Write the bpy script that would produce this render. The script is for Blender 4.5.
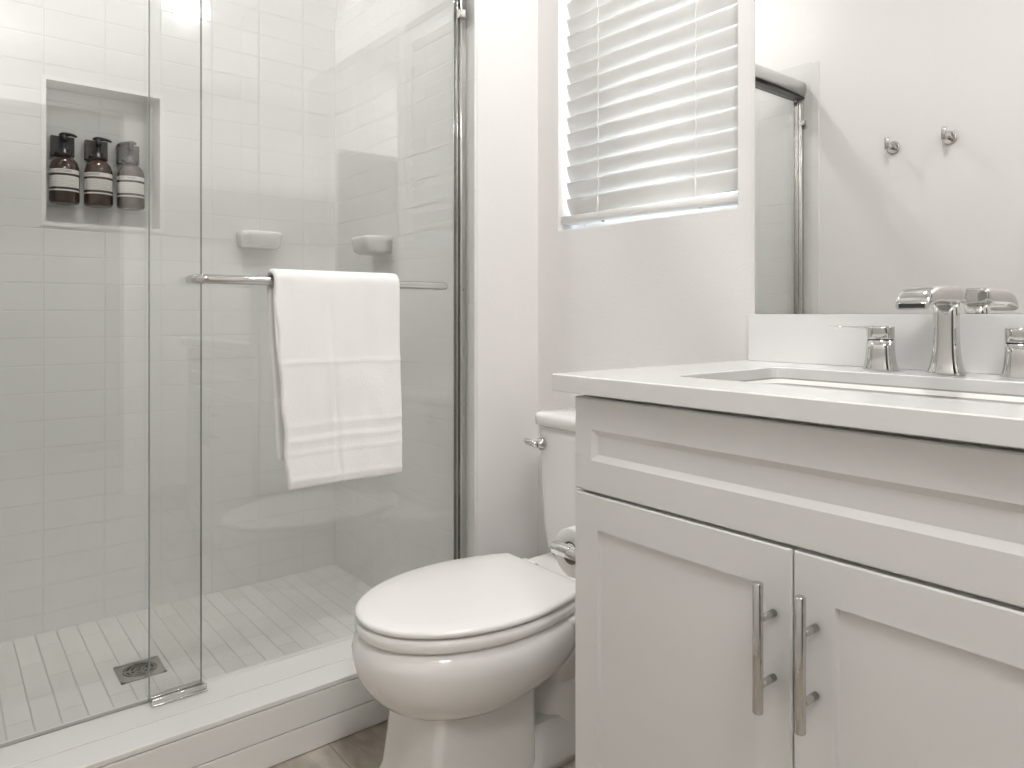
import bpy, bmesh, math, random
from mathutils import Vector, Matrix, noise
for o in list(bpy.data.objects): bpy.data.objects.remove(o)
S = bpy.context.scene
COL = S.collection
PI = math.pi
random.seed(4)

# ------------------------------------------------------------------ camera
YAW = math.radians(38.9)
cam = bpy.data.cameras.new('camera'); co = bpy.data.objects.new('camera', cam); COL.objects.link(co)
co.location = (0, 0, .98)
co.rotation_euler = (PI/2, 0, PI/2 - YAW)
cam.sensor_width = 36; cam.lens = 36*716/1024
cam.shift_y = -(384-314.3)/1024
cam.clip_start = .01
S.camera = co

# ------------------------------------------------------------------ world, lights, exposure
W = bpy.data.worlds.new('World'); S.world = W; W.use_nodes = True
wn = W.node_tree.nodes; wl = W.node_tree.links
bg = wn['Background']; bg.inputs['Strength'].default_value = 4.6
tc = wn.new('ShaderNodeTexCoord'); sp = wn.new('ShaderNodeSeparateXYZ'); rp = wn.new('ShaderNodeValToRGB')
wl.new(tc.outputs['Generated'], sp.inputs[0]); wl.new(sp.outputs['Z'], rp.inputs[0]); wl.new(rp.outputs[0], bg.inputs[0])
rp.color_ramp.elements[0].color = (.78, .8, .82, 1); rp.color_ramp.elements[0].position = 0.0
rp.color_ramp.elements[1].color = (.8, .9, 1, 1); rp.color_ramp.elements[1].position = .35

def area(name, loc, size, power, rot=(0, 0, 0), color=(1, .984, .97), shape='DISK', sy=None):
    l = bpy.data.lights.new(name, 'AREA'); l.shape = shape; l.size = size; l.energy = power; l.color = color
    if sy: l.size_y = sy
    o = bpy.data.objects.new(name, l); COL.objects.link(o); o.location = loc; o.rotation_euler = rot
    return o
CEIL = 2.74
area('fill_lamp_light', (.45, .10, CEIL-.09), .50, 14)  # added fill light, placed so its reflection stays out of frame
area('recessed_light_vanity', (-.74, 1.12, CEIL-.014), .14, 11.5)
area('fill_light_shower', (-2.15, .35, CEIL-.014), .11, 7)  # unseen light added to brighten the shower
S.view_settings.view_transform = 'Standard'; S.view_settings.look = 'None'
S.view_settings.gamma = 1; S.view_settings.use_curve_mapping = False
S.view_settings.exposure = 0.38
S.cycles.max_bounces = 14; S.cycles.diffuse_bounces = 8; S.cycles.glossy_bounces = 8
S.cycles.transparent_max_bounces = 16; S.cycles.transmission_bounces = 8
S.cycles.caustics_reflective = False; S.cycles.caustics_refractive = False
S.cycles.sample_clamp_indirect = 6

# ------------------------------------------------------------------ materials
def pmat(name, col, rough=.5, metal=0, spec=.5, coat=0, bump=None, trans=0):
    m = bpy.data.materials.new(name); m.use_nodes = True
    n = m.node_tree.nodes; l = m.node_tree.links; b = n['Principled BSDF']
    b.inputs['Base Color'].default_value = (*col, 1); b.inputs['Roughness'].default_value = rough
    b.inputs['Metallic'].default_value = metal; b.inputs['Specular IOR Level'].default_value = spec
    b.inputs['Coat Weight'].default_value = coat; b.inputs['Coat Roughness'].default_value = .05
    if bump:
        sc, st, dist = bump
        t = n.new('ShaderNodeTexCoord'); no = n.new('ShaderNodeTexNoise'); bu = n.new('ShaderNodeBump')
        no.inputs['Scale'].default_value = sc; no.inputs['Detail'].default_value = 4
        bu.inputs['Strength'].default_value = st; bu.inputs['Distance'].default_value = dist
        l.new(t.outputs['Object'], no.inputs['Vector']); l.new(no.outputs['Fac'], bu.inputs['Height'])
        l.new(bu.outputs[0], b.inputs['Normal'])
    return m

def tilemat(name, u, v, w, h, ou=0, ov=0, offset=0, c1=(.745,.745,.73), c2=(.76,.76,.745), mort=(.695,.695,.675), msize=.0022,
            rough=.13, wave=.5, vein=False, angle=0, coat=.0):
    m = bpy.data.materials.new(name); m.use_nodes = True
    n = m.node_tree.nodes; l = m.node_tree.links; b = n['Principled BSDF']
    t = n.new('ShaderNodeTexCoord'); s = n.new('ShaderNodeSeparateXYZ'); l.new(t.outputs['Object'], s.inputs[0])
    au = n.new('ShaderNodeMath'); au.operation = 'ADD'; au.inputs[1].default_value = -ou+40*w; l.new(s.outputs[u], au.inputs[0])
    av = n.new('ShaderNodeMath'); av.operation = 'ADD'; av.inputs[1].default_value = -ov+40*h; l.new(s.outputs[v], av.inputs[0])
    c = n.new('ShaderNodeCombineXYZ'); l.new(au.outputs[0], c.inputs[0]); l.new(av.outputs[0], c.inputs[1])
    br = n.new('ShaderNodeTexBrick'); l.new(c.outputs[0], br.inputs['Vector'])
    br.offset = offset; br.squash = 1; br.inputs['Scale'].default_value = 1
    br.inputs['Brick Width'].default_value = w; br.inputs['Row Height'].default_value = h
    br.inputs['Mortar Size'].default_value = msize; br.inputs['Mortar Smooth'].default_value = .3
    br.inputs['Color1'].default_value = (*c1, 1); br.inputs['Color2'].default_value = (*c2, 1); br.inputs['Mortar'].default_value = (*mort, 1)
    out = br.outputs['Color']
    if vein:
        no = n.new('ShaderNodeTexNoise'); no.inputs['Scale'].default_value = 3.2; no.inputs['Detail'].default_value = 9; no.inputs['Distortion'].default_value = 1.5
        mp = n.new('ShaderNodeMapping'); mp.inputs['Scale'].default_value = (1, 4, 1); mp.inputs['Rotation'].default_value = (0, 0, angle)
        l.new(t.outputs['Object'], mp.inputs[0]); l.new(mp.outputs[0], no.inputs['Vector'])
        r = n.new('ShaderNodeValToRGB'); r.color_ramp.elements[0].position = .35; r.color_ramp.elements[1].position = .68
        r.color_ramp.elements[0].color = (*vein[0], 1); r.color_ramp.elements[1].color = (*vein[1], 1)
        l.new(no.outputs['Fac'], r.inputs[0])
        mx = n.new('ShaderNodeMix'); mx.data_type = 'RGBA'; mx.inputs[0].default_value = .8
        l.new(br.outputs['Fac'], mx.inputs[0]); l.new(r.outputs[0], mx.inputs[6]); mx.inputs[7].default_value = (*mort, 1)
        out = mx.outputs[2]
    l.new(out, b.inputs['Base Color'])
    # roughness: glazed tile, matt grout
    mr = n.new('ShaderNodeMapRange'); mr.inputs['To Min'].default_value = rough; mr.inputs['To Max'].default_value = .7
    l.new(br.outputs['Fac'], mr.inputs['Value']); l.new(mr.outputs[0], b.inputs['Roughness'])
    no2 = n.new('ShaderNodeTexNoise'); no2.inputs['Scale'].default_value = 9; no2.inputs['Detail'].default_value = 1
    l.new(t.outputs['Object'], no2.inputs['Vector'])
    inv = n.new('ShaderNodeMath'); inv.operation = 'MULTIPLY_ADD'; inv.inputs[1].default_value = -.2; l.new(br.outputs['Fac'], inv.inputs[0])
    ml = n.new('ShaderNodeMath'); ml.operation = 'MULTIPLY'; ml.inputs[1].default_value = wave; l.new(no2.outputs['Fac'], ml.inputs[0])
    l.new(ml.outputs[0], inv.inputs[2])
    bu = n.new('ShaderNodeBump'); bu.inputs['Strength'].default_value = 1; bu.inputs['Distance'].default_value = .003
    l.new(inv.outputs[0], bu.inputs['Height']); l.new(bu.outputs[0], b.inputs['Normal'])
    return m

def glassmat(name, tint=(.988, .994, .99), ior=1.72):
    m = bpy.data.materials.new(name); m.use_nodes = True
    n = m.node_tree.nodes; l = m.node_tree.links; n.remove(n['Principled BSDF'])
    tr = n.new('ShaderNodeBsdfTransparent'); tr.inputs[0].default_value = (*tint, 1)
    gl = n.new('ShaderNodeBsdfGlossy'); gl.inputs['Roughness'].default_value = 0
    fr = n.new('ShaderNodeFresnel'); fr.inputs['IOR'].default_value = ior
    mx = n.new('ShaderNodeMixShader')
    # back faces of the slab: same reflectance as front faces
    g = n.new('ShaderNodeNewGeometry'); mm = n.new('ShaderNodeMath'); mm.operation = 'MULTIPLY_ADD'
    mm.inputs[1].default_value = (1/ior-ior); mm.inputs[2].default_value = ior
    l.new(g.outputs['Backfacing'], mm.inputs[0])
    l.new(mm.outputs[0], fr.inputs['IOR'])
    # (Fresnel node inverts the ior itself on backfaces, so feed 1/ior there)
    l.new(fr.outputs[0], mx.inputs[0]); l.new(tr.outputs[0], mx.inputs[1]); l.new(gl.outputs[0], mx.inputs[2])
    l.new(mx.outputs[0], n['Material Output'].inputs['Surface'])
    return m

def emat(name, col, st):
    m = bpy.data.materials.new(name); m.use_nodes = True
    b = m.node_tree.nodes['Principled BSDF']
    b.inputs['Base Color'].default_value = (.8, .8, .8, 1)
    b.inputs['Emission Color'].default_value = (*col, 1); b.inputs['Emission Strength'].default_value = st
    return m

M = {}
M['paint'] = pmat('wall paint', (.805, .79, .778), .55, bump=(170, .25, .002))
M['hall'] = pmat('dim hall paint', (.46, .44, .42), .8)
M['ceil'] = pmat('ceiling paint', (.83, .825, .815), .7)
TILE_W, TILE_H = .161, .082
M['tile_left'] = tilemat('glazed wall tile yz', 'Y', 'Z', TILE_W, TILE_H, .253, 1.072)
M['tile_end'] = tilemat('glazed wall tile xz', 'X', 'Z', TILE_W, TILE_H, -2.54, 1.072)
M['tile_trim'] = tilemat('tile trim strip', 'X', 'Z', .5, .158, -1.9, .06, rough=.15)
M['pan'] = tilemat('shower floor tile', 'X', 'Y', .21, .053, -2.54, .02, offset=.5, c1=(.68,.67,.645), c2=(.73,.72,.695), mort=(.50,.485,.455),
                   msize=.0022, rough=.22, wave=.3)
M['floor'] = tilemat('floor plank tile', 'X', 'Y', 1.2, .2, -2.0, .70, offset=.35, mort=(.33,.30,.26), msize=.0025, rough=.35, wave=.05,
                     vein=((.30,.265,.22), (.52,.48,.42)))
M['curb'] = pmat('white curb tile', (.80, .79, .77), .22)
M['grout'] = pmat('grout', (.40, .385, .36), .8)
M['chrome'] = pmat('polished chrome', (.66, .655, .645), .06, 1)
M['nickel'] = pmat('brushed nickel', (.60, .585, .56), .14, 1)
M['porc'] = pmat('white porcelain', (.83, .82, .80), .08, coat=.3)
M['seatp'] = pmat('white seat plastic', (.87, .86, .84), .2)
M['quartz'] = pmat('white quartz', (.78, .775, .77), .12)
M['cab'] = pmat('grey white cabinet paint', (.735, .729, .716), .42)
M['gapshade'] = pmat('counter gap shade', (.30, .29, .28), .7)
M['towel'] = pmat('white terry cloth', (.93, .925, .915), .95, spec=.1, bump=(420, .35, .003))
M['glass'] = glassmat('clear shower glass')
M['wglass'] = glassmat('window glass', (.97, .98, .98), 1.5)
M['edge'] = pmat('dark green glass edge', (.22, .27, .25), .2)
M['mirror'] = pmat('mirror silver', (.93, .93, .92), .0, 1)
M['black'] = pmat('black plastic', (.015, .014, .013), .3)
M['dark'] = pmat('dark shadow gap', (.03, .03, .03), .8)
M['grate'] = pmat('drain steel', (.42, .40, .37), .3, 1)
M['amber'] = pmat('dark amber plastic', (.035, .018, .012), .12, coat=.4)
M['amber2'] = pmat('brown amber plastic', (.060, .036, .026), .12, coat=.4)
M['brk'] = pmat('dark bracket', (.055, .05, .045), .4)
M['label'] = pmat('cream paper label', (.72, .70, .66), .6)
M['ink'] = pmat('label ink', (.05, .045, .04), .6)
M['paper'] = pmat('toilet paper', (.86, .85, .84), .95, spec=.1, bump=(300, .3, .002))
M['core'] = pmat('paper core', (.25, .21, .17), .9)
M['vinyl'] = pmat('white vinyl', (.85, .85, .84), .35)
M['lamp'] = emat('lamp diffuser', (1, .96, .92), 1.2)
M['seal_gap'] = pmat('grey seal and gap shade', (.35, .35, .34), .5)
# slats: slightly translucent white
def slatmat():
    m = pmat('white blind slat', (.84, .835, .82), .4)
    n = m.node_tree.nodes; l = m.node_tree.links
    t = n.new('ShaderNodeBsdfTranslucent'); t.inputs[0].default_value = (.85, .84, .82, 1)
    mx = n.new('ShaderNodeMixShader'); mx.inputs[0].default_value = .05
    l.new(n['Principled BSDF'].outputs[0], mx.inputs[1]); l.new(t.outputs[0], mx.inputs[2]); l.new(mx.outputs[0], n['Material Output'].inputs[0])
    return m
M['slat'] = slatmat()

# ------------------------------------------------------------------ mesh helpers
class MB:
    def __init__(s): s.bm = bmesh.new(); s.mats = []
    def _mi(s, mat):
        if mat is None: return 0
        if mat not in s.mats: s.mats.append(mat)
        return s.mats.index(mat)
    def box(s, x0, x1, y0, y1, z0, z1, bev=0, seg=2, mat=None):
        mi = s._mi(mat)
        vs = [s.bm.verts.new(p) for p in ((x0,y0,z0),(x1,y0,z0),(x1,y1,z0),(x0,y1,z0),(x0,y0,z1),(x1,y0,z1),(x1,y1,z1),(x0,y1,z1))]
        fs = [s.bm.faces.new([vs[i] for i in q]) for q in ((0,3,2,1),(4,5,6,7),(0,1,5,4),(1,2,6,5),(2,3,7,6),(3,0,4,7))]
        for f in fs: f.material_index = mi
        if bev:
            es = list({e for f in fs for e in f.edges})
            r = bmesh.ops.bevel(s.bm, geom=es, offset=bev, segments=seg, affect='EDGES', profile=.5)
            for f in r['faces']: f.material_index = mi; f.smooth = True
        return s
    def rings(s, rings, cap=True, smooth=True, mat=None, close=True):
        mi = s._mi(mat)
        R = [[s.bm.verts.new(p) for p in r] for r in rings]
        n = len(R[0])
        for a, b in zip(R, R[1:]):
            for i in range(n if close else n-1):
                j = (i+1) % n
                f = s.bm.faces.new((a[i], a[j], b[j], b[i])); f.smooth = smooth; f.material_index = mi
        if cap:
            f = s.bm.faces.new(R[0][::-1]); f.material_index = mi
            f = s.bm.faces.new(R[-1]); f.material_index = mi
        return s
    def lathe(s, prof, c=(0,0,0), axis='Z', n=40, cap=True, mat=None):
        rr = []
        for r, h in prof:
            ring = []
            for i in range(n):
                a = 2*PI*i/n; u, v = r*math.cos(a), r*math.sin(a)
                p = {'Z': (u, v, h), 'X': (h, u, v), 'Y': (v, h, u)}[axis]
                ring.append((c[0]+p[0], c[1]+p[1], c[2]+p[2]))
            rr.append(ring)
        return s.rings(rr, cap, mat=mat)
    def tube(s, pts, r, n=16, mat=None, sx=1, cap=True):
        pts = [Vector(p) for p in pts]; rr = []
        up = None
        for i, p in enumerate(pts):
            t = (pts[min(i+1, len(pts)-1)] - pts[max(i-1, 0)]).normalized()
            if up is None: up = Vector((0,0,1)) if abs(t.z) < .9 else Vector((1,0,0))
            b = t.cross(up).normalized(); nn = b.cross(t).normalized(); up = nn
            ri = r[i] if isinstance(r, (list, tuple)) else r
            rr.append([p + b*math.cos(2*PI*k/n)*ri*sx + nn*math.sin(2*PI*k/n)*ri for k in range(n)])
        return s.rings(rr, cap, mat=mat)
    def build(s, name, mat, parent=None, recalc=True, solid=0):
        if not s.mats: s.mats = [mat]
        if recalc: bmesh.ops.recalc_face_normals(s.bm, faces=s.bm.faces[:])
        me = bpy.data.meshes.new(name); s.bm.to_mesh(me); s.bm.free()
        for m_ in s.mats: me.materials.append(m_ if not isinstance(m_, str) else M[m_])
        o = bpy.data.objects.new(name, me); COL.objects.link(o)
        if parent: o.parent = parent; o.matrix_parent_inverse = Matrix.Translation(parent.location).inverted()
        return o
def mb(): return MB()
def empty(name, loc, label, cat, group=None):
    o = bpy.data.objects.new(name, None); COL.objects.link(o); o.location = loc; o.empty_display_size = .05
    return tag(o, label, cat, group)
def tag(o, label, cat, group=None):
    o['label'] = label; o['category'] = cat
    if group: o['group'] = group
    return o
def struct(o, label=None, cat=None):
    o['kind'] = 'structure'
    if label: o['label'] = label
    if cat: o['category'] = cat
    return o

# ------------------------------------------------------------------ the room
XL, XR = -2.54, .95          # shower back wall, right wall
XS = -1.635                  # face of the return wall / end of painted room
YW, YE, YF = 1.42, 1.185, -.2  # window wall, shower end wall, front (hook) wall
GX = -1.682                  # sliding glass
WX0, WX1, WZ0, WZ1 = -1.545, -.943, 1.22, 2.10

struct(mb().box(-1.72, XR+.1, YF-.1, YW+.25, -.08, 0).build('floor', M['floor']), 'grey brown wood look floor beside the white shower curb', 'floor')
struct(mb().box(XL-.25, XR+.1, YF-.1, YW+.25, CEIL, CEIL+.08).build('ceiling', M['ceil']), 'flat white ceiling over the bathroom', 'ceiling')
w = mb()
TH = .16
w.box(XS-.05, WX0, YW, YW+TH, 0, CEIL); w.box(WX1, XR+.1, YW, YW+TH, 0, CEIL)
w.box(WX0, WX1, YW, YW+TH, 0, WZ0); w.box(WX0, WX1, YW, YW+TH, WZ1, CEIL)
struct(w.build('wall_back', M['paint']), 'off-white painted wall with the window and vanity mirror', 'wall')
# end wall of the shower: furred forward, painted return toward the toilet
w = mb()
w.box(XL-.2, XS, YE+.008, YW+TH, 0, CEIL, mat='paint')
w.box(XL-.2, XS-.043, YE, YE+.0085, .0, 2.10, mat='tile_end')
ew = w.build('wall_return', M['paint']); struct(ew, 'bright painted return wall between the shower and the toilet', 'wall')
t = mb(); t.box(XS-.043, XS+.003, YE-.003, YE+.0085, 0, 2.10, bev=.003, mat='tile_trim')
struct(t.build('trim_1', M['tile_trim']), 'narrow vertical strip of white tile trim at the shower edge', 'trim')
w = mb()
w.box(XS, XR+.1, YF-.1, YF, 0, CEIL, mat='paint')
w.box(XL-.2, XS, YF-.1, YF, 2.10, CEIL, mat='paint'); w.box(XL-.2, XS, YF-.1, YF, 0, 2.10, mat='tile_end')
struct(w.build('wall_front', M['paint']), 'painted wall opposite the mirror carrying two robe hooks', 'wall')
t = mb(); t.box(XS-.003, XS+.034, YF-.002, YF+.004, .15, 2.092, bev=.002, mat='tile_trim')
struct(t.build('trim_2', M['tile_trim']), 'tile trim strip at the shower edge seen in the mirror', 'trim')
DY0, DY1 = -.12, .80
w = mb(); w.box(XR, XR+.1, YF-.1, DY0, 0, CEIL); w.box(XR, XR+.1, DY1, YW+.25, 0, CEIL); w.box(XR, XR+.1, DY0, DY1, 2.05, CEIL)
struct(w.build('wall_right', M['paint']), 'painted right wall with the doorway to the hall', 'wall')
w = mb()
for a_, b_ in ((DY0-.07, DY0), (DY1, DY1+.07)): w.box(XR-.015, XR, max(a_, YF+.001), b_, 0, 2.12, bev=.002)
w.box(XR-.015, XR, DY0, DY1, 2.05, 2.12, bev=.002)
struct(w.build('trim_4', M['vinyl']), 'white casing around the doorway', 'trim')
w = mb(); w.box(XR+.1, XR+1.5, -1.0, -.9, 0, CEIL); w.box(XR+.1, XR+1.5, 1.67, 1.77, 0, CEIL); w.box(XR+1.5, XR+1.6, -1, 1.77, 0, CEIL)
w.box(XR+.1, XR+1.5, -1, 1.77, CEIL, CEIL+.05); w.box(XR+.1, XR+1.5, -1, 1.77, -.05, 0)
w.box(XR+.05, XR+.1, -1, YF-.1, 0, CEIL); w.box(XR+.05, XR+.1, YW+.25, 1.77, 0, CEIL)
struct(w.build('wall_hall', M['hall']), 'dim hall walls beyond the doorway', 'wall')
# shower back wall with niche
NY0, NY1, NZ0, NZ1, ND = .259, .574, 1.257, 1.684, .112
w = mb()
w.box(XL-.1, XL, YF, NY0, 0, CEIL); w.box(XL-.1, XL, NY1, YE+.02, 0, CEIL)
w.box(XL-.1, XL, NY0, NY1, 0, NZ0); w.box(XL-.1, XL, NY0, NY1, NZ1, CEIL)
w.box(XL-.2, XL-.1, YF, YE, 0, CEIL)
bmesh.ops.remove_doubles(w.bm, verts=w.bm.verts[:], dist=1e-5)
wl_ = w.build('wall_left', M['tile_left'], recalc=False); struct(wl_, 'white glazed tile wall at the back of the shower with a niche', 'wall')
# niche lining and frame strips
n_ = mb()
n_.box(XL-.0995, XL+.002, NY0-.012, NY0+.001, NZ0-.012, NZ1+.012, mat='curb'); n_.box(XL-.0995, XL+.002, NY1-.001, NY1+.012, NZ0-.012, NZ1+.012, mat='curb')
n_.box(XL-.0995, XL+.002, NY0+.001, NY1-.001, NZ0-.012, NZ0+.001, mat='curb'); n_.box(XL-.0995, XL+.002, NY0+.001, NY1-.001, NZ1-.001, NZ1+.012, mat='curb')
struct(n_.build('trim_3', M['curb']), 'thin white frame lining the shower niche around the bottles', 'trim')
# shower floor and curb
pan = struct(mb().box(XL-.01, -1.72, YF-.01, YE+.01, -.05, .03).build('shower_floor', M['pan']), 'pale tiled shower floor around the square drain', 'floor')
c = mb()
CZ = .141; CX0, CX1 = -1.722, -1.532
g = .0012
c.box(CX0, CX1-.004, YF, YE+.001, -.04, CZ-.002, mat='grout')
c.box(CX1-.079, CX1, YF, YE, CZ-.012, CZ, bev=.002, mat='curb')          # front cap tile
c.box(CX0, CX1-.079-g*2.4, YF, YE, CZ-.012, CZ, bev=.0015, mat='curb')
c.box(CX1-.01, CX1+.0005, YF, YE, .0625+g, CZ-.0135-g*.4, bev=.001, mat='curb')
c.box(CX1-.01, CX1+.0005, YF, YE, .002, .0625-g, bev=.001, mat='curb')
c.box(CX0-.002, CX0+.01, YF, YE, .02, CZ-.0135, bev=.001, mat='curb')
struct(c.build('shower_curb', M['curb']), 'white tiled raised curb along the shower opening', 'curb')

# drain
d = empty('shower_drain', (-2.11, .427, .03), 'square metal drain cover set in the shower floor tiles', 'drain')
dx, dy, h = -2.11, .427, .054
fr = mb()
fr.box(dx-h, dx+h, dy-h, dy-h+.008, .029, .0335); fr.box(dx-h, dx+h, dy+h-.008, dy+h, .029, .0335)
fr.box(dx-h, dx-h+.008, dy-h, dy+h, .029, .0335); fr.box(dx+h-.008, dx+h, dy-h, dy+h, .029, .0335)
# plate corners outside the round grate
prev = None; inner = []; outer = []
for k in range(64):
    a = 2*PI*k/64; ca, sa = math.cos(a), math.sin(a); m_ = max(abs(ca), abs(sa))
    inner.append((dx+.041*ca, dy+.041*sa, .033)); outer.append((dx+(h-.006)*ca/m_, dy+(h-.006)*sa/m_, .033))
vi = [fr.bm.verts.new(p) for p in inner]; vo = [fr.bm.verts.new(p) for p in outer]
for k in range(64): fr.bm.faces.new((vi[k], vo[k], vo[(k+1) % 64], vi[(k+1) % 64]))
fr.build('drain_frame', M['grate'], d)
gr = mb()
for r0 in (.014, .025, .036):
    ring = [[(dx+r*math.cos(2*PI*k/48), dy+r*math.sin(2*PI*k/48), z) for k in range(48)] for r, z in ((r0-.0015, .030), (r0-.0015, .034), (r0+.0015, .034), (r0+.0015, .030))]
    gr.rings(ring, cap=False, smooth=False)
for a in range(6):
    ca, sa = math.cos(a*PI/3+.3), math.sin(a*PI/3+.3)
    gr.tube([(dx+.004*ca, dy+.004*sa, .032), (dx+.041*ca, dy+.041*sa, .032)], .002, n=8)
gr.build('grate', M['grate'], d)
mb().box(dx-h+.004, dx+h-.004, dy-h+.004, dy+h-.004, .0285, .0305).build('drain_hole', M['dark'], d)

# ------------------------------------------------------------------ shower enclosure
GZ0, GZ1 = .152, 1.9415
RX = GX-.020
e = empty('shower_door', (GX, .76, CZ), 'clear frameless sliding glass door panel carrying the towel bar', 'shower door')
def slab(x, y0, y1, z0, z1): return mb().box(x-.004, x+.004, y0, y1, z0, z1)
slab(GX, .359, YE-.014, GZ0, GZ1).build('glass_panel', M['glass'], e)
mb().box(GX-.0036, GX+.0036, .3575, .359, GZ0, GZ1).build('glass_edge', M['edge'], e)
# towel bar, part of the door
BX, BZ = GX+.062, 1.0565
bar = mb()
rb = .0106; y0, y1 = .461, 1.06
pts = []
def arc(cy, sgn):
    return [(BX-.02+.02*math.cos(a), cy+sgn*.02*math.sin(a), BZ) for a in [PI/2*k/6 for k in range(7)]]
left = [(GX+.004, y0-.02+.0, BZ)] + [(p[0], p[1], BZ) for p in reversed(arc(y0, -1))]
right = [(p[0], p[1], BZ) for p in arc(y1, 1)] + [(GX+.004, y1+.02, BZ)]
bar.tube(left+right, rb, n=20)
bo = bar.build('towel_bar', M['chrome'], e)
for yy in (y0+.045, y1-.045):
    mb().lathe([(.0085, 0), (.0085, .05)], c=(GX+.004, yy, BZ), axis='X', n=24).build('bar_post', M['chrome'], bo)
mb().box(GX-.0065, GX+.0065, .3575, .3575+.0, GZ0, GZ0) if False else None
f = empty('fixed_glass_panel', (RX, .13, CZ), 'clear glass panel standing behind the sliding door on its left', 'glass panel')
slab(RX, YF+.012, .469, GZ0-.008, GZ1).build('glass_panel', M['glass'], f)
mb().box(RX-.0036, RX+.0036, .469, .4705, GZ0-.008, GZ1).build('glass_edge', M['edge'], f)
mb().box(RX-.0055, RX+.0055, YF+.012, .469, CZ+.0003, CZ+.0035, bev=.0008).build('bottom_seal', M['seal_gap'], f)
# guide block
gd = mb(); gd.box(GX-.040, GX+.016, .362, .474, CZ+.0003, CZ+.0045, bev=.001)
gd.box(GX+.0065, GX+.012, .362, .474, CZ, CZ+.015, bev=.0015); gd.box(GX-.0135, GX-.0085, .362, .474, CZ, CZ+.012, bev=.0015)
tag(gd.build('door_guide', M['chrome']), 'small chrome door guide on the curb where the glass panels overlap', 'door guide')
# header and jambs
hd = empty('header_rail', (GX-.01, .49, 1.94), 'rounded chrome header rail above the shower glass, seen in the mirror', 'rail')
p = []
for k in range(28):
    a = 2*PI*k/28; p.append((.034*math.copysign(abs(math.cos(a))**.7, math.cos(a)), .038*math.copysign(abs(math.sin(a))**.8, math.sin(a))))
mb().rings([[(GX-.012+q[0], yy, 1.985+q[1]) for q in p] for yy in (YF+.001, YE-.001)]).build('rail_tube', M['chrome'], hd)
mb().box(GX-.038, GX+.014, YF+.002, YE-.002, 1.942, 1.9478).build('rail_channel', M['black'], hd)
for nm, ya, yb, lab in (('far', YE-.022, YE-.0005, 'chrome vertical wall channel where the glass meets the tiled end wall'),
                        ('near', YF+.0005, YF+.022, 'chrome vertical wall channel at the near end of the shower, seen in the mirror')):
    j = empty('wall_channel', (GX-.012, (ya+yb)/2, CZ), lab, 'door jamb')
    yin = ya if nm == 'far' else yb
    b_ = mb()
    b_.box(GX-.030, GX-.026, ya, yb, CZ, 1.937, bev=.001); b_.box(GX+.005, GX+.010, ya, yb, CZ, 1.937, bev=.002)
    b_.box(GX-.026, GX+.005, ya if nm == 'near' else yb-.004, ya+.004 if nm == 'near' else yb, CZ, 1.937)
    b_.box(GX-.012, GX-.008, ya, yb, CZ, 1.937, bev=.001)
    b_.build('channel', M['chrome'], j)
    for z in (1.83, 1.05):
        k_ = mb(); k_.box(GX+.008, GX+.026, yin-.012 if nm == 'far' else yin-.012, yin+.012, z-.012, z+.012, bev=.003)
        if z > 1.5: k_.build('bumper', M['nickel'], j)
        else:
            k_.bm.free(); mb().lathe([(.0035, 0), (.0035, .003)], c=(GX+.010, (ya+yb)/2, z), axis='X', n=12).build('screw', M['nickel'], j)

# soap dishes
def soap(name, base, nrm, label):
    o = empty(name, base, label, 'soap dish', None)
    # local: u along wall, v out from wall
    m_ = mb(); u = Vector((0,1,0)) if nrm.x else Vector((1,0,0)); B = Vector(base)
    def ring(hw, d, z, n=9):
        pts = [(-hw, 0)]
        r = min(.03, d*.6)
        for k in range(n): a = PI+ -PI/2*k/(n-1); pts.append((-hw+r+r*math.cos(a), d-r+r*math.sin(a)))
        for k in range(n): a = PI/2-PI/2*k/(n-1); pts.append((hw-r+r*math.cos(a), d-r+r*math.sin(a)))
        pts.append((hw, 0))
        return [B+u*q[0]+nrm*q[1]+Vector((0,0,z)) for q in pts]
    m_.rings([ring(.058, .070, -.030), ring(.065, .084, -.022), ring(.068, .090, .012), ring(.069, .093, .022), ring(.066, .09, .026), ring(.058, .078, .0245), ring(.054, .072, .010)])
    m_.build('dish', M['porc'], o)
    return o
soap('soap_dish', (XL+.0002, .885, 1.240), Vector((1,0,0)), 'white ceramic soap dish on the long tiled shower wall right of the niche')
soap('soap_dish', (-2.17, YE-.0002, 1.212), Vector((0,-1,0)), 'white ceramic soap dish on the tiled end wall of the shower above the towel')

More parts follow.
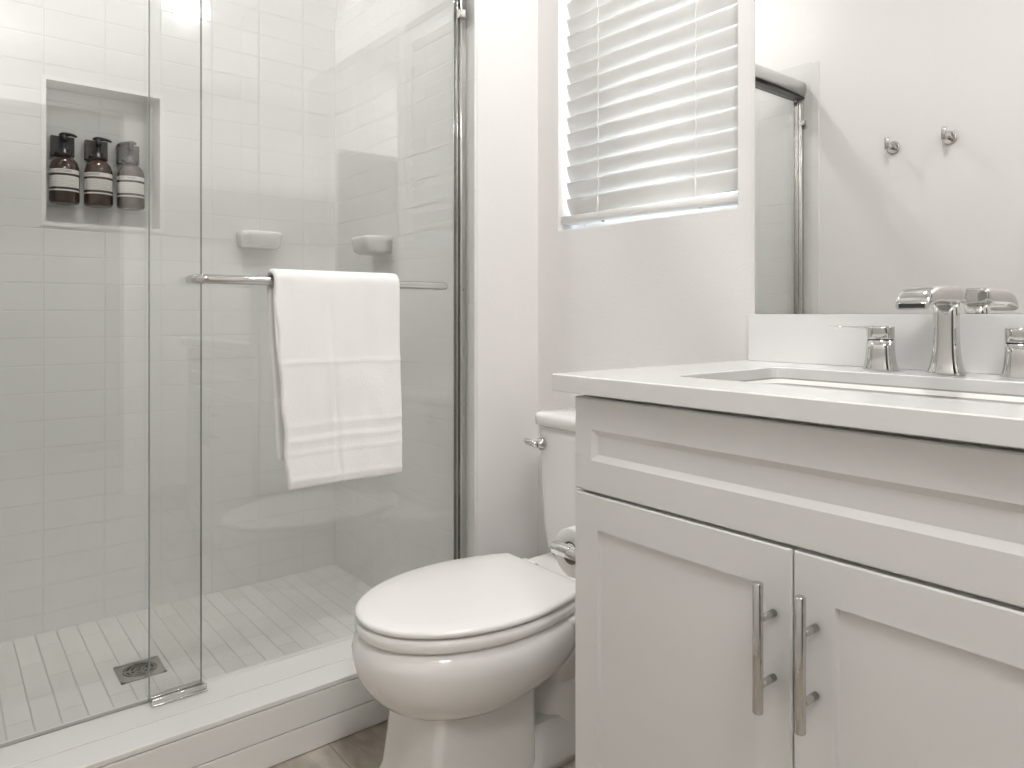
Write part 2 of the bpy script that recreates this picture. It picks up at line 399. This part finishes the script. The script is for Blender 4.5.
# ------------------------------------------------------------------ bottles
def text_mesh(txt, size):
    cu = bpy.data.curves.new('t', 'FONT'); cu.body = txt; cu.size = size; cu.resolution_u = 2
    ob = bpy.data.objects.new('t', cu); COL.objects.link(ob)
    dg = bpy.context.evaluated_depsgraph_get(); me = bpy.data.meshes.new_from_object(ob.evaluated_get(dg))
    bpy.data.objects.remove(ob); return me
def bottle(y, amber, txt, spout, label, brk):
    x, z0, r = XL-.048, 1.320, .0405
    o = empty('pump_bottle', (x, y, z0), label, 'bottle', 'amber pump bottles in the shower niche')
    prof = [(.001, .003), (.030, .0), (.038, .002), (r, .010), (r, .102), (.0395, .114), (.0355, .127), (.028, .138), (.0205, .143), (.018, .146), (.018, .152), (.001, .152)]
    mb().lathe([(a, z0+b) for a, b in prof], c=(x, y, 0), n=48, cap=False).build('body', amber, o)
    # label: wraps the camera side
    a0, a1 = math.radians(-95), math.radians(62)
    lb = mb()
    def patch(za, zb, aa, ab, rr, mat, n=26):
        mi = lb._mi(mat); A = []; Bv = []
        for k in range(n+1):
            a = aa+(ab-aa)*k/n
            A.append(lb.bm.verts.new((x+rr*math.cos(a), y+rr*math.sin(a), z0+za))); Bv.append(lb.bm.verts.new((x+rr*math.cos(a), y+rr*math.sin(a), z0+zb)))
        for k in range(n):
            q = lb.bm.faces.new((A[k], A[k+1], Bv[k+1], Bv[k])); q.material_index = mi; q.smooth = True
    patch(.0365, .0410, a0, a1, r+.0003, 'label'); patch(.048, .083, a0, a1, r+.0003, 'label'); patch(.090, .103, a0, a1, r+.0003, 'label')
    for k in range(6):
        zz = .052+k*.005; patch(zz, zz+.0009, a0+.25, a1-.35-.2*(k % 3), r+.0005, 'seal_gap', 20)
    L = lb.build('label', M['label'], o, recalc=False)
    me = text_mesh(txt, .0088)
    bm = bmesh.new(); bm.from_mesh(me)
    bmesh.ops.triangulate(bm, faces=bm.faces[:])
    for v in bm.verts:
        a = a0+.52+v.co.x/r; v.co = Vector((x+(r+.0006)*math.cos(a), y+(r+.0006)*math.sin(a), z0+.0935+v.co.y))
    m2 = bpy.data.meshes.new('lettering'); bm.to_mesh(m2); bm.free(); m2.materials.append(M['ink'])
    to = bpy.data.objects.new('lettering', m2); COL.objects.link(to); to.parent = L
    
    # pump
    pp = mb(); pp.lathe([(.001, z0+.148), (.0215, z0+.148), (.0225, z0+.152), (.0215, z0+.156), (.0165, z0+.158), (.0165, z0+.168), (.013, z0+.171), (.0065, z0+.173), (.0065, z0+.196), (.001, z0+.196)], c=(x, y, 0), n=28, cap=False)
    pp.build('pump_collar', M['black'], o)
    hh = mb(); ca, sa = math.cos(spout), math.sin(spout)
    P = [(-.016, .216), (-.006, .218), (.006, .217), (.018, .216), (.030, .213), (.037, .209)]
    hh.tube([(x+a*ca, y+a*sa, z0+b-.002) for a, b in P], [.0035, .0065, .0065, .005, .0042, .0035], n=12)
    hh.lathe([(.008, z0+.192), (.008, z0+.214)], c=(x, y, 0), n=20)
    hh.build('pump_head', M['black'], o)
    b2 = mb(); b2.box(XL-.0995, x-.024, y-.033, y+.030, z0+.152, z0+.214, bev=.0015)
    b2.box(XL-.094, x+.004, y-.024, y+.024, z0+.1575, z0+.1625, bev=.001)
    b2.build('wall_bracket', brk, o)
    return o
bottle(.313, M['amber'], 'CONDITIONER', .9, 'near black pump bottle on the left in the shower niche', M['black'])
bottle(.405, M['amber2'], 'SHAMPOO', 1.1, 'middle brown pump bottle of the three in the shower niche', M['brk'])
bottle(.497, M['amber2'], 'BODY WASH', -1.9, 'brown pump bottle on the right in the shower niche, spout turned left', M['brk'])

# ------------------------------------------------------------------ towel
def towel():
    NY, ya, yb = 90, .596, .921
    prof = []    # (x offset, z) centreline from front bottom over the bar to back bottom
    zb_f, zb_b, zt = .580, .64, BZ+rb+.008
    rr = rb+.010
    n1 = 90
    for k in range(n1): prof.append((rr, zb_f+(BZ-zb_f)*k/(n1-1)))
    for k in range(1, 12): a = PI*k/12; prof.append((rr*math.cos(a), BZ+rr*math.sin(a)))
    for k in range(50): prof.append((-rr, BZ-(BZ-zb_b)*k/49))
    th = .0075
    o = mb(); rings = []
    N = len(prof)
    for i in range(NY+1):
        s = i/NY
        edge = min(1, min(s, 1-s)/.02); e_ = math.sqrt(max(0, 1-(1-edge)**2))
        t_ = th*(.15+.85*e_)
        loop_o, loop_i = [], []
        for k, (px, pz) in enumerate(prof):
            q = prof[min(k+1, N-1)]; q0 = prof[max(k-1, 0)]
            tx, tz = q[0]-q0[0], q[1]-q0[1]; L = math.hypot(tx, tz) or 1; nx, nz = tz/L, -tx/L
            d = max(0, (BZ-pz)/(BZ-zb_f)) # how far down
            front = k < n1+5
            y = ya+(yb-ya)*s
            # left edge drifts in toward the bottom, right edge out slightly
            y += (.028*(1-s)+.002*s)*d
            if front:
                y += .0025*math.sin(pz*55)*(1-s)
            w_ = .0035*math.sin(s*7+2*d)*d + .004*noise.noise(Vector((s*3, pz*5, 2)))
            bump = 0
            if front and k < n1:
                for zc, am, wd in ((.868, .0022, .004), (.725, .0014, .005), (.705, -.0012, .004), (.690, .0016, .005), (.660, .0014, .004), (.598, .0014, .004)):
                    zc2 = zc+.004*noise.noise(Vector((s*4, zc*9, 0)))
                    bump += am*math.exp(-((pz-zc2)/wd)**2)
                bump += .0022*noise.noise(Vector((s*6, pz*14, 5)))
                bump += -.003*math.exp(-((s-.40-.04*d)/.02)**2)*d
            tt = t_
            if front and k < 3: tt = t_*(.5+.18*k)
            xo = px+w_+(.010*d if front else -.004*d)
            zz = pz
            loop_o.append((BX+xo+nx*(tt+bump), y, zz+nz*(tt+bump)))
            loop_i.append((BX+xo-nx*tt*.9, y, zz-nz*tt*.9))
        rings.append(loop_o+loop_i[::-1])
    # keep it off the bar and the glass
    for r_ in rings:
        for j, p_ in enumerate(r_):
            if p_[0] < GX+.006: r_[j] = (GX+.006, p_[1], p_[2])
    o.rings(rings)
    return tag(o.build('towel', M['towel']), 'white folded bath towel hanging over the chrome towel bar', 'towel')
towel()

# ------------------------------------------------------------------ window and blind
wf = mb()
Yp = YW+.125
def frame(m_, x0, x1, z0, z1, y0, y1, t, **k):
    m_.box(x0, x0+t, y0, y1, z0, z1, **k); m_.box(x1-t, x1, y0, y1, z0, z1, **k)
    m_.box(x0+t, x1-t, y0, y1, z0, z0+t, **k); m_.box(x0+t, x1-t, y0, y1, z1-t, z1, **k)
frame(wf, WX0, WX1, WZ0, WZ1, Yp-.02, Yp+.03, .035)
wf.box(WX0+.035, WX1-.035, Yp-.015, Yp+.02, 1.66, 1.70)
win = struct(wf.build('window_1', M['vinyl']), 'white framed window above the toilet behind the blind', 'window')
mb().box(WX0+.035, WX1-.035, Yp, Yp+.006, WZ0+.035, WZ1-.035).build('pane', M['wglass'], win)
sl = mb(); sl.box(WX0, WX1, YW+.001, Yp-.02, WZ0, WZ0+.004)
struct(sl.build('window_sill', M['vinyl']), 'white sill below the blind', 'window sill')

bl = empty('window_blind', (-1.244, YW+.045, WZ0+.02), 'white slatted blind closed over the window above the toilet', 'blind')
SX0, SX1 = WX0+.012, WX1-.004
SY = YW+.034
mb().box(SX0, SX1, YW+.012, YW+.062, WZ1-.045, WZ1-.001, bev=.003).build('head_rail', M['vinyl'], bl)
pitch, SW = .0478, .052
tilt = math.radians(67)
z = 1.293; slat_me = None; zs = []
def slat_bm():
    m_ = mb(); rr = []
    n = 8; P = []
    for k in range(n+1):
        u = -SW/2+SW*k/n; P.append((u, .0035*(1-(2*u/SW)**2)))
    loop = [(u, h+.0014) for u, h in P]+[(u, h-.0014) for u, h in P[::-1]]
    for xx in (SX0, SX1):
        ring = []
        for u, h in loop:   # u: across slat; room side edge up
            yy = -u*math.cos(tilt)-h*math.sin(tilt); zz = u*math.sin(tilt)-h*math.cos(tilt)
            ring.append((xx, SY+yy, zz))
        rr.append(ring)
    m_.rings(rr); return m_
first = None
while z < WZ1-.055:
    if first is None:
        first = slat_bm().build('slat', M['slat'], bl); first.location.z = z; o = first
    else:
        o = first.copy(); COL.objects.link(o); o.parent = bl; o.matrix_parent_inverse = first.matrix_parent_inverse.copy(); o.location.z = z
    o.rotation_euler.x = math.radians(random.uniform(-.5, .5)) if False else 0
    zs.append(z); z += pitch
rail = mb(); n = 10; pr = []
for k in range(n+1):
    a = PI*k/n; pr.append((-.027*math.cos(a), .012+.004*math.sin(a)))
loop = pr+[(.027, 0), (.024, -.008), (-.024, -.008), (-.027, 0)]
rail.rings([[(xx, SY+u, zz+v) for u, v in loop] for xx, zz in ((SX0-.006, 1.252), (SX1, 1.246))])
rl = rail.build('bottom_rail', M['vinyl'], bl)
for xx in (-1.397, -1.07):
    cd = mb()
    for yo in (-.020, .022):
        cd.tube([(xx-.003, SY+yo*.9, 1.256)]+[(xx+(.002 if k % 2 else -.002), SY+yo, 1.27+k*pitch*.5) for k in range(0, 34)], .0010, n=6)
    cd.tube([(xx-.004, SY-.029, 1.262), (xx+.006, SY-.029, 1.288), (xx, SY-.022, 1.31)], .0012, n=6)
    cd.build('ladder_cord', M['vinyl'], bl)
    mb().lathe([(.005, 0), (.004, -.004)], c=(xx, SY, 1.2425), n=14).build('cord_plug', M['seal_gap'], rl)

# ------------------------------------------------------------------ mirror
mr_ = mb(); mr_.box(-.896, -.045, YW-.006, YW-.0005, .9803, 2.11, bev=.0008, seg=1, mat='mirror')
tag(mr_.build('mirror', M['mirror']), 'large frameless wall mirror above the vanity backsplash', 'mirror')

# ------------------------------------------------------------------ vanity
VX0, VX1 = -.8835, -.0865
FY = .850            # door faces
CZT, CZB = .878, .8485
v = empty('vanity_cabinet', (-.485, 1.13, 0), 'light grey shaker vanity cabinet below the white counter', 'cabinet')
b = mb()
b.box(VX0+.001, VX0+.019, FY+.021, YW-.001, .0, .842); b.box(VX1-.019, VX1-.001, FY+.021, YW-.001, .0, .842)
b.box(VX0+.019, VX1-.019, FY+.021, YW-.001, .10, .118); b.box(VX0+.019, VX1-.019, YW-.012, YW-.001, .118, .842)
b.box(VX0+.019, VX1-.019, FY+.09, FY+.108, .0, .10)
b.box(VX0+.019, VX1-.019, FY+.021, FY+.04, .80, .842); b.box(VX0+.019, VX1-.019, FY+.021, FY+.04, .66, .70)
b.box(VX0+.019, VX0+.04, FY+.021, FY+.04, .118, .80); b.box(VX1-.04, VX1-.019, FY+.021, FY+.04, .118, .80)
b.build('body', M['cab'], v)
mb().box(VX0+.004, VX1-.004, FY+.03, YW-.01, .8415, .8483).build('gap_shade', M['gapshade'], v)  # dark strip standing in for shade in the gap under the counter
def shaker(name, x0, x1, z0, z1, sw, swz, slope, depth=.007):
    m_ = mb()
    # outer slab with recessed panel and sloped inner edge
    xs0, xs1, zs0, zs1 = x0+sw, x1-sw, z0+swz, z1-swz
    e1 = .0022
    def rect(a, b_, c_, d_, y): return [(a, y, c_), (b_, y, c_), (b_, y, d_), (a, y, d_)]
    back = rect(x0, x1, z0, z1, FY+.02); f0 = rect(x0, x1, z0, z1, FY+e1); f1 = rect(x0+e1, x1-e1, z0+e1, z1-e1, FY)
    i0 = rect(xs0, xs1, zs0, zs1, FY); i1 = rect(xs0+slope, xs1-slope, zs0+slope, zs1-slope, FY+depth)
    m_.rings([back, f0, f1, i0, i1], smooth=False)
    return m_.build(name, M['cab'], v)
shaker('drawer_front', VX0, VX1, .685, .8405, .039, .052, .010)
GAPX = -.485
dl = shaker('door', VX0, GAPX-.0012, .105, .680, .054, .056, .002)
dr = shaker('door', GAPX+.0012, VX1, .105, .680, .054, .056, .002)
def pull(x, par):
    p_ = mb(); yb_ = FY-.037; za, zb = .474, .640
    r_ = .0066
    p_.lathe([(r_*.8, za), (r_, za+.0012), (r_, zb-.0012), (r_*.8, zb)], c=(x, yb_, 0), n=28)
    for z_ in (.508, .592):
        p_.lathe([(.0048, yb_), (.0048, FY+.0005)], c=(x, 0, z_), axis='Y', n=20)
    return p_.build('pull_handle', M['nickel'], par)
pull(-.511, dl); pull(-.454, dr)

# countertop with sink cutout
ct = mb()
KX0, KX1, KY0, KY1 = -.918, -.045, .828, YW-.0005
SXa, SXb, SYa, SYb = -.757, -.213, .954, 1.270
def rrect(x0, x1, y0, y1, r, z, n=8):
    out = []
    for cx, cy, a0 in ((x1-r, y1-r, 0), (x0+r, y1-r, PI/2), (x0+r, y0+r, PI), (x1-r, y0+r, 1.5*PI)):
        for k in range(n): a = a0+PI/2*k/(n-1); out.append((cx+r*math.cos(a), cy+r*math.sin(a), z))
    return out
bv = .0018; th2 = .020
R = [rrect(SXa, SXb, SYa, SYb, .022, CZT-th2), rrect(SXa, SXb, SYa, SYb, .022, CZT-.0015), rrect(SXa-.0015, SXb+.0015, SYa-.0015, SYb+.0015, .0235, CZT),
     rrect(KX0+bv, KX1-bv, KY0+bv, KY1-.0001, .002, CZT), rrect(KX0, KX1, KY0, KY1, .003, CZT-bv), rrect(KX0, KX1, KY0, KY1, .003, CZB+.001),
     rrect(KX0+.001, KX1-.001, KY0+.001, KY1, .003, CZB), rrect(KX0+.03, KX1-.03, KY0+.03, KY1-.001, .003, CZB), rrect(KX0+.03, KX1-.03, KY0+.03, KY1-.001, .003, CZT-th2),
     rrect(SXa, SXb, SYa, SYb, .022, CZT-th2)]
ct.rings(R, cap=False, smooth=False)
bmesh.ops.remove_doubles(ct.bm, verts=ct.bm.verts[:], dist=1e-5)
cto = ct.build('countertop', M['quartz']); tag(cto, 'white quartz countertop with a sink cutout on the vanity', 'countertop')
bs = mb().box(-.904, KX1, YW-.0205, YW-.0065, CZT+.0003, .980, bev=.0012)
tag(bs.build('backsplash', M['quartz']), 'low white quartz backsplash below the mirror', 'backsplash')
sk = empty('sink', (-.485, 1.112, CZT-.16), 'white rectangular undermount sink in the counter', 'sink')
zz = CZT-th2-.0022
s_ = mb()
s_.rings([rrect(SXa-.02, SXb+.02, SYa-.02, SYb+.02, .03, zz), rrect(SXa+.003, SXb-.003, SYa+.003, SYb-.003, .03, zz), rrect(SXa+.012, SXb-.012, SYa+.010, SYb-.010, .04, zz-.05),
          rrect(SXa+.035, SXb-.035, SYa+.03, SYb-.03, .06, zz-.12), rrect(SXa+.09, SXb-.09, SYa+.08, SYb-.08, .05, zz-.135), rrect(-.51, -.46, 1.09, 1.14, .024, zz-.14)], cap=False)
s_.build('basin', M['porc'], sk)
cl_ = mb(); cl_.rings([rrect(SXa+.001, SXb-.001, SYa+.001, SYb-.001, .022, zz), rrect(SXa+.0005, SXb-.0005, SYa+.0005, SYb-.0005, .022, zz+.0028)], cap=False)
cl_.build('caulk_line', M['seal_gap'], sk)
mb().lathe([(.022, zz-.1395), (.022, zz-.136), (.015, zz-.135), (.014, zz-.138)], c=(-.485, 1.115, 0), n=32).build('drain', M['chrome'], sk)

# ------------------------------------------------------------------ faucet
fa = empty('faucet', (-.485, 1.345, CZT), 'chrome waterfall spout faucet standing between its two lever handles', 'faucet')
fx, fy = -.485, 1.343
def oval(cx, cy, rx, ry, z, n=40, e=2.6):
    out = []
    for k in range(n):
        a = 2*PI*k/n; c_, s__ = math.cos(a), math.sin(a)
        out.append((cx+rx*math.copysign(abs(c_)**(2/e), c_), cy+ry*math.copysign(abs(s__)**(2/e), s__), z))
    return out
col_ = mb()
H0 = [(0, .0285), (.002, .029), (.004, .0287), (.012, .0255), (.025, .0225), (.045, .0202), (.07, .0192), (.100, .0190), (.125, .0190)]
col_.rings([oval(fx, fy, r*1.0, r*.9, CZT+.0003+h_) for h_, r in H0])
col_.build('column', M['chrome'], fa)
sp_ = mb(); secs = []
# spout: flat wide arm going toward the basin, arched top, dipping at the tip
SPY = 1.205
L0 = [(1.366, 1.0035, 1.0235, .0225), (1.362, .999, 1.0275, .0245), (1.34, .997, 1.0285, .025), (1.30, .998, 1.0285, .0255), (1.26, .998, 1.028, .026), (1.240, .996, 1.0255, .026),
      (1.222, .992, 1.021, .026), (1.212, .989, 1.015, .0258), (1.2075, .987, 1.008, .0255), (SPY, .9865, 1.001, .025)]
for yy, za, zb, hw in L0:
    rr_ = min(.007, (zb-za)*.45); ring = []
    cz, hz = (za+zb)/2, (zb-za)/2
    for k in range(32):
        a = 2*PI*k/32; c_, s__ = math.cos(a), math.sin(a)
        ring.append((fx+hw*math.copysign(abs(c_)**.45, c_), yy, cz+hz*math.copysign(abs(s__)**.6, s__)))
    secs.append(ring)
sp_.rings(secs); so = sp_.build('spout', M['chrome'], fa)
mb().box(fx-.0215, fx+.0215, SPY-.0006, SPY+.006, .9885, .9985, bev=.002).build('outlet_rim', M['chrome'], so)
mb().box(fx-.0195, fx+.0195, SPY-.0012, SPY+.006, .9902, .9970, bev=.0005).build('outlet', M['dark'], so)
def handle(x, sgn, label):
    m_ = mb(); H1 = [(0, .0282), (.002, .0285), (.004, .0282), (.010, .0262), (.022, .0240), (.038, .0226), (.0545, .0222)]
    m_.rings([oval(x, fy, r, r*.92, CZT+.0003+h_) for h_, r in H1]); o = m_.build('handle', M['chrome'], fa); o['label'] = label
    m_ = mb(); m_.rings([oval(x, fy, r, r*.92, CZT+h_) for h_, r in ((.0548, .0206), (.0568, .0206))]); m_.build('seam', M['dark'], o)
    m_ = mb(); H2 = [(.057, .0215), (.059, .0218), (.074, .0222), (.0785, .0222), (.0798, .0212)]
    m_.rings([oval(x, fy, r, r*.92, CZT+h_) for h_, r in H2])
    m_.build('cap', M['chrome'], o)
    m_ = mb(); rr2 = []
    for d, hw, za, zb in ((-.012, .009, .0745, .0805), (.015, .013, .0745, .0808), (.03, .013, .0755, .0805), (.06, .012, .0768, .0803), (.085, .0105, .0775, .0803), (.092, .008, .0778, .08)):
        ring = []
        for k in range(20):
            a = 2*PI*k/20; c_, s__ = math.cos(a), math.sin(a)
            ring.append((x+sgn*d, fy+hw*math.copysign(abs(c_)**.5, c_), CZT+(za+zb)/2+(zb-za)/2*s__))
        rr2.append(ring)
    m_.rings(rr2); m_.build('lever', M['chrome'], o)
handle(-.594, -1, 'chrome left handle with thin lever pointing left')
handle(-.376, 1, 'chrome right handle with lever pointing right')

# ------------------------------------------------------------------ toilet
TX = -1.256
to = empty('toilet', (TX, 1.0, 0), 'white two-piece toilet with closed lid beside the vanity', 'toilet')
def T(x, y, z): return (TX+x, YW-y, z)          # y = distance out from the wall
def egg(front, back, hw, z, yc=None, n=72, ef=2.15, eb=2.4):
    L = front-back; yc = yc if yc else back+L*.47
    out = []
    for k in range(n):
        a = 2*PI*k/n; c_, s__ = math.cos(a), math.sin(a)
        e_ = ef if s__ > 0 else eb
        x = hw*math.copysign(abs(c_)**(2/e_), c_); y = yc+(front-yc if s__ > 0 else yc-back)*math.copysign(abs(s__)**(2/e_), s__)
        out.append(T(x, y, z(y) if callable(z) else z))
    return out
bo_ = mb()
def tz(base, k): return lambda y: base+max(0, (.55-y))*k
bo_.rings([egg(.62, .42, .05, .182), egg(.668, .37, .100, tz(.182, .06)), egg(.700, .33, .127, tz(.189, .10)), egg(.728, .30, .149, tz(.206, .12)), egg(.753, .28, .168, tz(.230, .10)),
           egg(.770, .27, .181, tz(.258, .07)), egg(.779, .265, .188, tz(.286, .03)), egg(.781, .262, .190, .312), egg(.776, .26, .186, .330), egg(.766, .262, .178, .3415), egg(.752, .27, .168, .3445), egg(.66, .35, .09, .3445)])
bowl = bo_.build('bowl', M['porc'], to)
# deck under the tank
dk = mb()
def rr3(hw, ya, yb, r, z): return [T(p_[0], p_[1], z) for p_ in rrect(-hw, hw, ya, yb, r, 0, 8)]
dk.rings([rr3(.10, .12, .36, .03, .17), rr3(.125, .10, .38, .03, .25), rr3(.165, .06, .40, .03, .31), rr3(.175, .055, .40, .03, .33), rr3(.173, .057, .40, .03, .340), rr3(.165, .065, .39, .03, .3445)])
dk.build('bowl_deck', M['porc'], to)
pd = mb()
pd.rings([rr3(.108, .415, .700, .022, 0), rr3(.107, .415, .699, .022, .012), rr3(.103, .415, .686, .022, .04), rr3(.101, .415, .676, .02, .10), rr3(.100, .415, .667, .02, .17), rr3(.100, .415, .662, .02, .215)])
pd.build('pedestal', M['porc'], to)
# trapway behind the pedestal front
tw = mb()
tw.tube([T(0, .50, .16), T(0, .42, .235), T(0, .33, .26), T(0, .26, .22), T(0, .24, .14), T(0, .28, .05), T(0, .30, .0)], [.06, .075, .082, .085, .088, .09, .095], n=32)
tw.build('trapway', M['porc'], to)
ft = mb(); ft.rings([rr3(.115, .14, .46, .05, 0), rr3(.113, .14, .46, .05, .02), rr3(.10, .15, .44, .05, .045), rr3(.07, .18, .42, .04, .08)])
ft.build('foot', M['porc'], to)
for s in (-1, 1):
    mb().lathe([(.014, .028), (.014, .05), (.010, .058), (.003, .060)], c=T(s*.098, .27, 0), n=20).build('bolt_cap', M['seatp'], to)
# seat and lid
def lidring(inset, z, yb=.308, front=.777, hw=.186, yc=.515):
    out = []; n = 40
    fr_, h_, b_ = front-inset, hw-inset, yb+inset
    for k in range(n+1):
        a = PI*k/n; c_, s__ = math.cos(a), math.sin(a)
        out.append(T(h_*math.copysign(abs(c_)**(2/2.02), c_), yc+(fr_-yc)*abs(s__)**(2/2.02), z))
    m2 = 12; L = yc-b_; hb = .142-inset
    r = .009
    side = []
    for k in range(1, m2+1):
        u = k/m2; y = yc-(L-r)*u; x = h_-(h_-hb)*(u**2)
        side.append((x, y))
    for k in range(1, 6):
        a = PI/2*k/5; side.append((hb-r+r*math.cos(a), b_+r-r*math.sin(a)))
    out += [T(-x, y, z) for x, y in side]+[T(x, y, z) for x, y in side[::-1]]
    return out
sm = mb(); sm.rings([lidring(.010, 0.3460), lidring(.003, 0.3480), lidring(0, 0.3530), lidring(0, 0.3650), lidring(.003, 0.3705), lidring(.008, 0.3720)]); sm.build('seat', M['seatp'], to)
lm = mb(); lm.rings([lidring(.010, 0.3755), lidring(.003, 0.3765), lidring(.0005, 0.3790), lidring(.0005, 0.3840), lidring(.003, 0.3875), lidring(.010, 0.3895), lidring(.04, 0.3906), lidring(.09, 0.3910)]); lm.build('lid', M['seatp'], to)
gp = mb(); gp.rings([lidring(.012, 0.3710), lidring(.012, 0.3760)]); gp.build('lid_gap_shade', M['seal_gap'], to)  # grey sheet painting the shade in the gap between lid and seat
gp = mb(); gp.rings([lidring(.014, 0.3440), lidring(.014, 0.3470)]); gp.build('seat_gap_shade', M['seal_gap'], to)  # grey sheet standing in for shade between seat and bowl
for s in (-1, 1):
    mb().lathe([(.012, -.022), (.014, -.02), (.014, .02), (.012, .022)], c=T(s*.075, .292, .367), axis='X', n=20).build('hinge', M['seatp'], to)
# tank
tk = mb()
tk.rings([rr3(.150, .05, .140, .04, .342), rr3(.168, .035, .155, .04, .349), rr3(.178, .028, .165, .04, .372), rr3(.184, .022, .170, .04, .42), rr3(.190, .016, .174, .04, .55), rr3(.193, .013, .176, .04, .66), rr3(.194, .012, .176, .04, .686)])
tk.build('tank', M['porc'], to)
tl = mb(); tl.rings([rr3(.195, .010, .178, .04, .6865), rr3(.203, .007, .186, .045, .6905), rr3(.204, .006, .187, .045, .710), rr3(.200, .008, .183, .043, .719), rr3(.185, .02, .17, .035, .723), rr3(.10, .06, .12, .02, .725)])
tl.build('tank_lid', M['porc'], to)
lv = mb(); c0 = T(-.158, .176, .640)
lv.lathe([(.017, .0), (.017, -.006), (.012, -.012), (.010, -.018), (.006, -.02)], c=c0, axis='Y', n=24)
lv.tube([(c0[0]-.0, c0[1]-.016, c0[2]), (c0[0]-.014, c0[1]-.022, c0[2]+.001), (c0[0]-.032, c0[1]-.024, c0[2]+.004), (c0[0]-.046, c0[1]-.022, c0[2]+.007)], [.009, .0085, .0085, .005], n=16)
lv.build('flush_lever', M['chrome'], to)
# ------------------------------------------------------------------ toilet paper
hx, hz = -.979, .531
th_ = empty('paper_holder', (-.885, .915, hz), 'chrome toilet paper holder fixed to the side of the vanity', 'toilet paper holder')
mb().lathe([(.024, VX0-.0002), (.024, VX0-.006), (.018, VX0-.010)], c=(0, .905, hz+.014), axis='X', n=28).build('wall_plate', M['chrome'], th_)
a_ = mb(); a_.lathe([(.012, VX0-.006), (.012, hx-.014), (.010, hx-.017)], c=(0, .905, hz+.014), axis='X', n=28); a_.build('arm', M['chrome'], th_)
a_ = mb(); a_.lathe([(.0065, .905), (.0065, 1.05), (.009, 1.052), (.009, 1.058)], c=(hx, 0, hz+.012), axis='Y', n=20); a_.build('rod', M['chrome'], th_)
rl_ = empty('toilet_paper_roll', (hx, .98, hz), 'white toilet paper roll on the chrome holder beside the vanity', 'toilet paper')
m_ = mb(); m_.lathe([(.0215, .931), (.044, .931), (.0455, .933), (.0455, 1.031), (.044, 1.033), (.0215, 1.033), (.0215, .931)], c=(hx, 0, hz), axis='Y', n=48, cap=False); m_.build('paper', M['paper'], rl_)
m_ = mb(); m_.lathe([(.0213, .930), (.0213, 1.034), (.0203, 1.034), (.0203, .930), (.0213, .930)], c=(hx, 0, hz), axis='Y', n=48, cap=False); m_.build('cardboard_core', M['core'], rl_)

# ------------------------------------------------------------------ robe hooks (seen in the mirror)
for x, lab in ((-1.289, 'chrome robe hook seen in the mirror, lower left one nearer the shower'), (-1.082, 'chrome robe hook seen in the mirror, right one farther from the shower')):
    o = empty('robe_hook', (x, YF, 1.655), lab, 'robe hook', 'robe hooks on the wall opposite the mirror')
    mb().lathe([(.026, YF+.0003), (.026, YF+.006), (.022, YF+.009)], c=(x, 0, 1.655), axis='Y', n=32).build('rosette', M['nickel'], o)
    k_ = mb(); k_.tube([(x, YF+.008, 1.655), (x, YF+.055, 1.655)], .008, n=20); k_.lathe([(.009, 1.640), (.009, 1.688), (.008, 1.689)], c=(x, YF+.058, 0), n=24)
    k_.build('peg', M['nickel'], o)

# ------------------------------------------------------------------ lamps
for x, y, lab in ((-.74, 1.12, 'round recessed ceiling light above the vanity'), (-2.15, .35, 'round fill light added in the ceiling above the shower')):  # the shower one is an added fill, never in view
    o = empty('recessed_light', (x, y, CEIL), lab, 'ceiling light')
    mb().lathe([(.062, CEIL-.012), (.080, CEIL-.006), (.082, CEIL-.0003), (.062, CEIL-.0003)], c=(x, y, 0), n=40, cap=False).build('trim_ring', M['vinyl'], o)
    mb().lathe([(.001, CEIL-.009), (.061, CEIL-.009)], c=(x, y, 0), n=40, cap=False).build('diffuser', M['lamp'], o)
o = empty('fill_lamp', (.45, .10, CEIL), 'round fill lamp added on the ceiling near the doorway', 'ceiling light')  # unseen lamp body added to go with the fill light
mb().lathe([(.28, CEIL-.0003), (.28, CEIL-.03), (.27, CEIL-.035)], c=(.45, .10, 0), n=48).build('base', M['vinyl'], o)
mb().lathe([(.265, CEIL-.035), (.255, CEIL-.06), (.20, CEIL-.075), (.001, CEIL-.08)], c=(.45, .10, 0), n=48, cap=False).build('diffuser', M['lamp'], o)

o = empty('vanity_lamp', (-.485, YW, 2.47), 'chrome wall lamp bar with three shades above the mirror', 'wall lamp')
mb().box(-.785, -.185, YW-.026, YW-.0005, 2.44, 2.51, bev=.004).build('back_plate', M['chrome'], o)
for x in (-.685, -.485, -.285):
    q = mb().tube([(x, YW-.025, 2.48), (x, YW-.075, 2.48)], .009, n=16).build('arm', M['chrome'], o)
    mb().lathe([(.001, 2.45), (.038, 2.45), (.042, 2.455), (.042, 2.525), (.036, 2.53)], c=(x, YW-.085, 0), n=32).build('shade', M['lamp'], q)
